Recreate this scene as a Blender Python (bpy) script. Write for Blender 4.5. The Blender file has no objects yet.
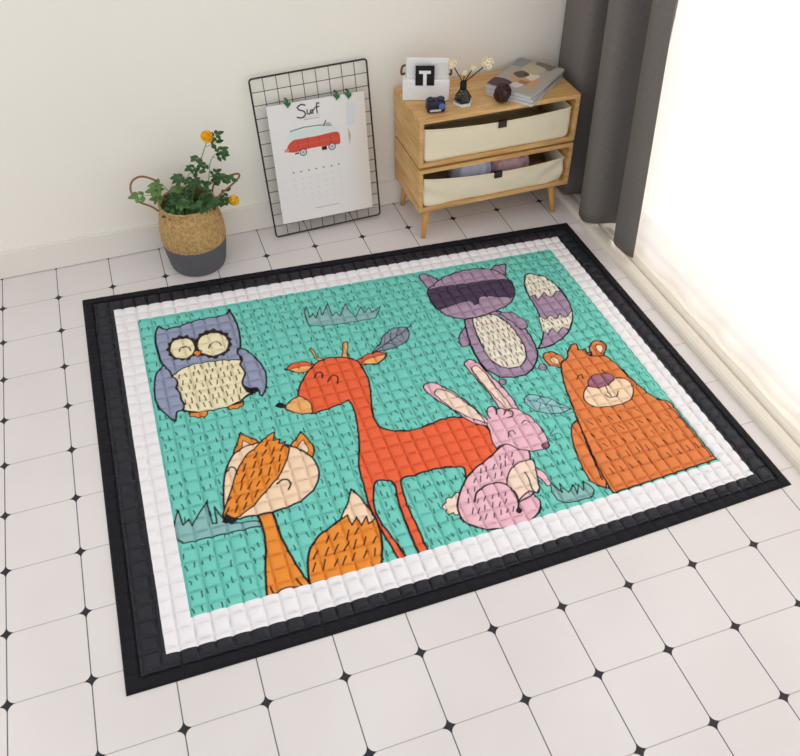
import bpy, bmesh, math, random
import numpy as np
from mathutils import Vector, Matrix
random.seed(7); rng=np.random.default_rng(7)
PI=math.pi
scene=bpy.context.scene
C=scene.collection
scene.view_settings.view_transform='Standard'; scene.view_settings.look='None'
scene.view_settings.gamma=1; scene.view_settings.use_curve_mapping=False
scene.view_settings.exposure=0.22
scene.cycles.use_denoising=True
scene.cycles.max_bounces=8; scene.cycles.transparent_max_bounces=12

def lin(c):
    c=np.asarray(c,float)/255.
    return np.where(c<=.04045,c/12.92,((c+.055)/1.055)**2.4)
def L4(c): return tuple(float(v) for v in lin(c))+(1,)

# ---------------------------------------------------------------- materials
def mat(name,col,rough=.6,metal=0,bump=0,bscale=60,var=0,vscale=8,spec=.4,sheen=0,stretch=None,trans=0,ior=1.45):
    m=bpy.data.materials.new(name); m.use_nodes=True
    nt=m.node_tree; n=nt.nodes; l=nt.links; b=n['Principled BSDF']
    b.inputs['Base Color'].default_value=L4(col); b.inputs['Roughness'].default_value=rough
    b.inputs['Metallic'].default_value=metal; b.inputs['Specular IOR Level'].default_value=spec
    b.inputs['Sheen Weight'].default_value=sheen; b.inputs['Transmission Weight'].default_value=trans; b.inputs['IOR'].default_value=ior
    tc=n.new('ShaderNodeTexCoord'); mp=n.new('ShaderNodeMapping'); l.new(tc.outputs['Object'],mp.inputs['Vector'])
    if stretch: mp.inputs['Scale'].default_value=stretch
    if var:
        no=n.new('ShaderNodeTexNoise'); no.inputs['Scale'].default_value=vscale; no.inputs['Detail'].default_value=5
        l.new(mp.outputs[0],no.inputs['Vector'])
        mr=n.new('ShaderNodeMapRange'); mr.inputs['From Min'].default_value=.3; mr.inputs['From Max'].default_value=.7
        mr.inputs['To Min'].default_value=1-var; mr.inputs['To Max'].default_value=1+var
        l.new(no.outputs['Fac'],mr.inputs['Value'])
        hs=n.new('ShaderNodeHueSaturation'); hs.inputs['Color'].default_value=L4(col)
        l.new(mr.outputs[0],hs.inputs['Value']); l.new(hs.outputs[0],b.inputs['Base Color'])
    if bump:
        n2=n.new('ShaderNodeTexNoise'); n2.inputs['Scale'].default_value=bscale; n2.inputs['Detail'].default_value=4
        l.new(mp.outputs[0],n2.inputs['Vector'])
        bp=n.new('ShaderNodeBump'); bp.inputs['Strength'].default_value=bump; bp.inputs['Distance'].default_value=.002
        l.new(n2.outputs['Fac'],bp.inputs['Height']); l.new(bp.outputs[0],b.inputs['Normal'])
    return m

def wood_mat(scl=(1.6,14,14)):
    m=mat('oak',(214,163,98),.45,0,.15,40,0)
    nt=m.node_tree; n=nt.nodes; l=nt.links; b=n['Principled BSDF']
    tc=n.new('ShaderNodeTexCoord'); mp=n.new('ShaderNodeMapping'); mp.inputs['Scale'].default_value=scl
    l.new(tc.outputs['Object'],mp.inputs['Vector'])
    no=n.new('ShaderNodeTexNoise'); no.inputs['Scale'].default_value=3.2; no.inputs['Detail'].default_value=7; no.inputs['Distortion'].default_value=.8
    l.new(mp.outputs[0],no.inputs['Vector'])
    r=n.new('ShaderNodeValToRGB'); e=r.color_ramp.elements
    e[0].position=.3; e[0].color=L4((196,144,84)); e[1].position=.7; e[1].color=L4((232,190,128))
    l.new(no.outputs['Fac'],r.inputs[0]); l.new(r.outputs[0],b.inputs['Base Color'])
    return m

def tile_mat():
    m=bpy.data.materials.new('floor_tile'); m.use_nodes=True
    nt=m.node_tree; n=nt.nodes; l=nt.links; b=n['Principled BSDF']
    tc=n.new('ShaderNodeTexCoord'); sp=n.new('ShaderNodeSeparateXYZ'); l.new(tc.outputs['Object'],sp.inputs[0])
    def M(op,a,b_=None,c=None):
        q=n.new('ShaderNodeMath'); q.operation=op
        for i,v in enumerate((a,b_,c)):
            if v is None: continue
            if isinstance(v,(int,float)): q.inputs[i].default_value=v
            else: l.new(v,q.inputs[i])
        return q.outputs[0]
    T=.2; R=.019; g=.0013
    def dist(s):
        f=M('FRACT',M('ADD',M('DIVIDE',s,T),.5)); return M('MULTIPLY',M('ABSOLUTE',M('SUBTRACT',f,.5)),T)
    a=dist(sp.outputs['X']); c=dist(sp.outputs['Y'])
    u=M('MAXIMUM',M('SUBTRACT',R+g,a),0.0); v=M('MAXIMUM',M('SUBTRACT',R+g*.8,c),0.0)
    d=M('SQRT',M('ADD',M('MULTIPLY',u,u),M('MULTIPLY',v,v)))
    mk=n.new('ShaderNodeMapRange'); mk.inputs['From Min'].default_value=R-.0008; mk.inputs['From Max'].default_value=R+.0006
    l.new(d,mk.inputs['Value'])
    # dark cabochon where both distances are small
    mx=M('MAXIMUM',a,c)
    st=n.new('ShaderNodeMapRange'); st.inputs['From Min'].default_value=.013; st.inputs['From Max'].default_value=.019
    st.inputs['To Min'].default_value=1; st.inputs['To Max'].default_value=0; l.new(mx,st.inputs['Value'])
    gx=n.new('ShaderNodeMapRange'); gx.inputs['From Min'].default_value=.002; gx.inputs['From Max'].default_value=.006; l.new(a,gx.inputs['Value'])
    gc=n.new('ShaderNodeMix'); gc.data_type='RGBA'; l.new(gx.outputs[0],gc.inputs[0])
    gc.inputs[6].default_value=L4((92,86,86)); gc.inputs[7].default_value=L4((172,165,161))
    sc=n.new('ShaderNodeMix'); sc.data_type='RGBA'; l.new(st.outputs[0],sc.inputs[0]); l.new(gc.outputs[2],sc.inputs[6]); sc.inputs[7].default_value=L4((38,36,42))
    no=n.new('ShaderNodeTexNoise'); no.inputs['Scale'].default_value=2.3; no.inputs['Detail'].default_value=3; l.new(tc.outputs['Object'],no.inputs['Vector'])
    tr=n.new('ShaderNodeValToRGB'); tr.color_ramp.elements[0].position=.3; tr.color_ramp.elements[1].position=.7
    tr.color_ramp.elements[0].color=L4((222,215,212)); tr.color_ramp.elements[1].color=L4((229,223,220)); l.new(no.outputs['Fac'],tr.inputs[0])
    fc=n.new('ShaderNodeMix'); fc.data_type='RGBA'; l.new(mk.outputs[0],fc.inputs[0]); l.new(tr.outputs[0],fc.inputs[6]); l.new(sc.outputs[2],fc.inputs[7])
    l.new(fc.outputs[2],b.inputs['Base Color']); b.inputs['Roughness'].default_value=.42; b.inputs['Specular IOR Level'].default_value=.35
    bp=n.new('ShaderNodeBump'); bp.inputs['Strength'].default_value=.5; bp.inputs['Distance'].default_value=.001; bp.invert=True
    l.new(mk.outputs[0],bp.inputs['Height']); l.new(bp.outputs[0],b.inputs['Normal'])
    return m

def attr_mat(name,rough=.8,bump=.25,bscale=500,sheen=0):
    m=bpy.data.materials.new(name); m.use_nodes=True
    nt=m.node_tree; n=nt.nodes; l=nt.links; b=n['Principled BSDF']
    a=n.new('ShaderNodeVertexColor'); a.layer_name='Col'; l.new(a.outputs[0],b.inputs['Base Color'])
    b.inputs['Roughness'].default_value=rough; b.inputs['Specular IOR Level'].default_value=.25; b.inputs['Sheen Weight'].default_value=sheen
    if bump:
        tc=n.new('ShaderNodeTexCoord'); no=n.new('ShaderNodeTexNoise'); no.inputs['Scale'].default_value=bscale
        l.new(tc.outputs['Object'],no.inputs['Vector'])
        bp=n.new('ShaderNodeBump'); bp.inputs['Strength'].default_value=bump; bp.inputs['Distance'].default_value=.001
        l.new(no.outputs['Fac'],bp.inputs['Height']); l.new(bp.outputs[0],b.inputs['Normal'])
    return m

# ---------------------------------------------------------------- mesh helpers
def obj(name,bm,m,parent=None,smooth=False,loc=None,rot=None):
    me=bpy.data.meshes.new(name)
    if isinstance(bm,bmesh.types.BMesh):
        bmesh.ops.recalc_face_normals(bm,faces=bm.faces[:]); bm.to_mesh(me); bm.free()
    else: me.from_pydata(*bm); me.update()
    if m: me.materials.append(m)
    if smooth: me.polygons.foreach_set('use_smooth',[True]*len(me.polygons))
    o=bpy.data.objects.new(name,me); C.objects.link(o)
    if parent: o.parent=parent
    if loc: o.location=loc
    if rot: o.rotation_euler=rot
    return o
def tag(o,label=None,cat=None,group=None,kind=None):
    if label:o['label']=label
    if cat:o['category']=cat
    if group:o['group']=group
    if kind:o['kind']=kind
    return o
def thing(name,label,cat,loc=(0,0,0),rz=0,group=None):
    o=bpy.data.objects.new(name,None); C.objects.link(o); o.location=loc; o.rotation_euler=(0,0,rz); o.empty_display_size=.05
    return tag(o,label,cat,group)
def box(bm,x0,x1,y0,y1,z0,z1,bev=0,seg=2):
    r=bmesh.ops.create_cube(bm,size=1)['verts']
    for v in r: v.co=Vector((x0+(v.co.x+.5)*(x1-x0),y0+(v.co.y+.5)*(y1-y0),z0+(v.co.z+.5)*(z1-z0)))
    if bev:
        es={e for v in r for e in v.link_edges}
        bmesh.ops.bevel(bm,geom=list(es),offset=bev,segments=seg,affect='EDGES',profile=.5)
    return bm
def B(*a,**k): return box(bmesh.new(),*a,**k)
def lathe(bm,prof,n=40,cx=0,cy=0,caps=True):
    rings=[]
    for r,z in prof:
        rings.append([bm.verts.new((cx+r*math.cos(2*PI*k/n),cy+r*math.sin(2*PI*k/n),z)) for k in range(n)])
    for a,b in zip(rings,rings[1:]):
        for k in range(n): bm.faces.new((a[k],a[(k+1)%n],b[(k+1)%n],b[k]))
    if caps: bm.faces.new(rings[0][::-1]); bm.faces.new(rings[-1])
    return bm
def cr(pts,n=8,closed=False):
    P=[Vector(p) for p in pts]; N=len(P); out=[]
    for i in range(N if closed else N-1):
        if closed: p0,p1,p2,p3=P[i-1],P[i],P[(i+1)%N],P[(i+2)%N]
        else: p0,p1,p2,p3=P[max(i-1,0)],P[i],P[i+1],P[min(i+2,N-1)]
        for k in range(n):
            t=k/n; out.append(.5*((2*p1)+(p2-p0)*t+(2*p0-5*p1+4*p2-p3)*t*t+(3*p1-p0-3*p2+p3)*t**3))
    if not closed: out.append(P[-1])
    return out
def tube(bm,pts,r,n=8,closed=False,taper=None):
    P=[Vector(p) for p in pts]; N=len(P); rings=[]; up=Vector((0,0,1)); prev=None
    for i,p in enumerate(P):
        if closed: d=P[(i+1)%N]-P[i-1]
        else: d=P[min(i+1,N-1)]-P[max(i-1,0)]
        d.normalize()
        if prev is None:
            a=d.cross(up)
            if a.length<.1: a=d.cross(Vector((1,0,0)))
        else: a=prev-d*prev.dot(d)
        a.normalize(); prev=a; b=d.cross(a)
        rr=r if taper is None else r+(taper-r)*i/(N-1)
        rings.append([bm.verts.new(p+a*rr*math.cos(2*PI*k/n)+b*rr*math.sin(2*PI*k/n)) for k in range(n)])
    m=N if closed else N-1
    for i in range(m):
        A,B_=rings[i],rings[(i+1)%N]
        for k in range(n): bm.faces.new((A[k],A[(k+1)%n],B_[(k+1)%n],B_[k]))
    if not closed: bm.faces.new(rings[0][::-1]); bm.faces.new(rings[-1])
    return bm

# ---------------------------------------------------------------- flat colour raster for printed cloth and paper
class Canvas:
    def __init__(s,w,h,res,col):
        s.res=res; s.w=int(round(w/res))+1; s.h=int(round(h/res))+1
        s.im=np.empty((s.h,s.w,3)); s.im[:]=lin(col); s.fill_poly_last=None
    def win(s,x0,y0,x1,y1,pad):
        i0=max(int((x0-pad)/s.res),0);i1=min(int((x1+pad)/s.res)+2,s.w);j0=max(int((y0-pad)/s.res),0);j1=min(int((y1+pad)/s.res)+2,s.h)
        if i1<=i0 or j1<=j0: return None
        X,Y=np.meshgrid(np.arange(i0,i1)*s.res,np.arange(j0,j1)*s.res); return i0,i1,j0,j1,X,Y
    def inside(s,P,X,Y):
        ins=np.zeros(X.shape,bool); n=len(P)
        for k in range(n):
            x1,y1=P[k];x2,y2=P[(k+1)%n]
            if y1==y2: continue
            c=((y1>Y)!=(y2>Y))&(X<(x2-x1)*(Y-y1)/(y2-y1)+x1); ins^=c
        return ins
    def fill(s,P,col):
        P=np.asarray(P,float); w=s.win(*P.min(0),*P.max(0),1)
        if not w: return
        i0,i1,j0,j1,X,Y=w; ins=s.inside(P,X,Y); s.im[j0:j1,i0:i1][ins]=lin(col)
    def stroke(s,P,r,col,closed=False,taper=0):
        P=[tuple(p) for p in P]
        if closed: P=P+[P[0]]
        c=lin(col); N=len(P)-1
        for k in range(N):
            (x1,y1),(x2,y2)=P[k],P[k+1]
            w=s.win(min(x1,x2),min(y1,y2),max(x1,x2),max(y1,y2),r+s.res)
            if not w: continue
            i0,i1,j0,j1,X,Y=w; dx,dy=x2-x1,y2-y1; q=dx*dx+dy*dy+1e-9
            t=np.clip(((X-x1)*dx+(Y-y1)*dy)/q,0,1); d=np.hypot(X-x1-t*dx,Y-y1-t*dy)
            a=np.clip((r-d)/s.res+.5,0,1)[...,None]; v=s.im[j0:j1,i0:i1]; v[:]=v*(1-a)+c*a
    def sample(s,x,y):
        fx=np.clip(x/s.res,0,s.w-1.001);fy=np.clip(y/s.res,0,s.h-1.001);i=fx.astype(int);j=fy.astype(int);a=(fx-i)[:,None];b=(fy-j)[:,None]
        I=s.im; return (I[j,i]*(1-a)+I[j,i+1]*a)*(1-b)+(I[j+1,i]*(1-a)+I[j+1,i+1]*a)*b
def smooth_pts(P,closed):
    P=[np.array(p,float) for p in P]; N=len(P); T=[]
    for i in range(N):
        if not closed and i in (0,N-1): T.append(np.zeros(2)); continue
        a=P[i]-P[i-1]; b=P[(i+1)%N]-P[i]; la,lb=np.hypot(*a)+1e-6,np.hypot(*b)+1e-6
        co=(a@b)/(la*lb)
        T.append(np.zeros(2) if co<.0 else (a/la+b/lb)*.5*min(la,lb))
    out=[]
    for i in range(N if closed else N-1):
        p,q=P[i],P[(i+1)%N]; m,n=T[i],T[(i+1)%N]; L_=np.hypot(*(q-p)); K=max(1,min(8,int(L_/5)))
        for k in range(K):
            t=k/K; out.append((2*t**3-3*t*t+1)*p+(t**3-2*t*t+t)*m+(-2*t**3+3*t*t)*q+(t**3-t*t)*n)
    if not closed: out.append(P[-1])
    return out

WORLD=.78; AREA=16; SUN=3.5
# ---------------------------------------------------------------- room
wallm=mat('wall_paint',(247,242,232),.85,0,.08,120,.012,1.2)
basem=mat('skirting_paint',(236,231,222),.6)
def S(o): o['kind']='structure'; return o
S(obj('floor',B(-2.2,2.3,-1.6,2.0,-.05,0),tile_mat()))
S(obj('wall_back',B(-2.2,2.42,2.0,2.12,-.05,2.6),wallm))
bb=bmesh.new(); box(bb,-2.2,2.09,1.988,1.9995,.0025,.112,.0015); box(bb,-2.2,2.09,1.991,1.9995,.112,.1175)
S(obj('baseboard_back',bb,basem))
S(obj('wall_right',B(2.3,2.42,1.62,1.999,0,2.6),wallm))
S(obj('trim_1',B(2.3,2.42,-1.6,1.62,2.42,2.6),wallm))
# door sill: rounded beam, groove, second rail
sill=mat('sill_plastic',(230,222,208),.45,0,.05,30,.01,2); groovem=mat('groove_dark',(150,138,120),.6)
prof=[(2.088,0),(2.089,.010),(2.094,.017),(2.104,.021),(2.122,.0215),(2.136,.019),(2.141,.013),(2.142,.008),(2.148,.008),(2.150,.015),(2.156,.018),(2.176,.018),(2.182,.012),(2.186,.006),(2.26,.006),(2.26,0)]
def extr(prof,y0,y1):
    bm=bmesh.new(); a=[bm.verts.new((x,y0,z)) for x,z in prof]; b=[bm.verts.new((x,y1,z)) for x,z in prof]; n=len(prof)
    for k in range(n): bm.faces.new((a[k],a[(k+1)%n],b[(k+1)%n],b[k]))
    bm.faces.new(a); bm.faces.new(b[::-1]); return bm
S(obj('trim_2',extr(prof,-1.6,1.985),sill))
# glazed sliding door
fr=mat('white_frame',(240,240,238),.4); glass=bpy.data.materials.new('window_glass'); glass.use_nodes=True
nt=glass.node_tree; nt.nodes.clear(); out=nt.nodes.new('ShaderNodeOutputMaterial'); t=nt.nodes.new('ShaderNodeBsdfTransparent'); g=nt.nodes.new('ShaderNodeBsdfGlossy'); g.inputs['Roughness'].default_value=.03
mx=nt.nodes.new('ShaderNodeMixShader'); mx.inputs[0].default_value=.06; nt.links.new(t.outputs[0],mx.inputs[1]); nt.links.new(g.outputs[0],mx.inputs[2]); nt.links.new(mx.outputs[0],out.inputs[0])
w=bmesh.new()
for y0,y1,x in ((-1.55,.06,2.37),(.0,1.615,2.33)):
    box(w,x-.015,x+.015,y0,y1,.012,.07); box(w,x-.015,x+.015,y0,y1,2.36,2.418)
    box(w,x-.015,x+.015,y0,y0+.05,.07,2.36); box(w,x-.015,x+.015,y1-.05,y1,.07,2.36)
wf=S(obj('window_1',w,fr))
for y0,y1,x in ((-1.5,.01,2.37),(.05,1.565,2.33)): obj('pane',B(x-.003,x+.003,y0+.001,y1-.001,.071,2.359),glass,wf)
# balcony
conc=mat('balcony_paint',(214,212,208),.8)
S(obj('trim_3',B(2.262,4.2,-1.6,2.12,-.06,.0),conc))
rail=thing('balcony_railing','white balcony railing with slim bars outside the sheer curtain','railing',(3.0,0,0))
rb=bmesh.new(); box(rb,-.025,.025,-1.5,2.1,1.0,1.05,.004); box(rb,-.02,.02,-1.5,2.1,.08,.12,.004); obj('handrail',rb,fr,rail)
for k in range(13): obj('baluster',B(-.01,.01,-1.45+k*.28,-1.43+k*.28,.001 if k%4==0 else .12,1.0),fr,rail)

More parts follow.
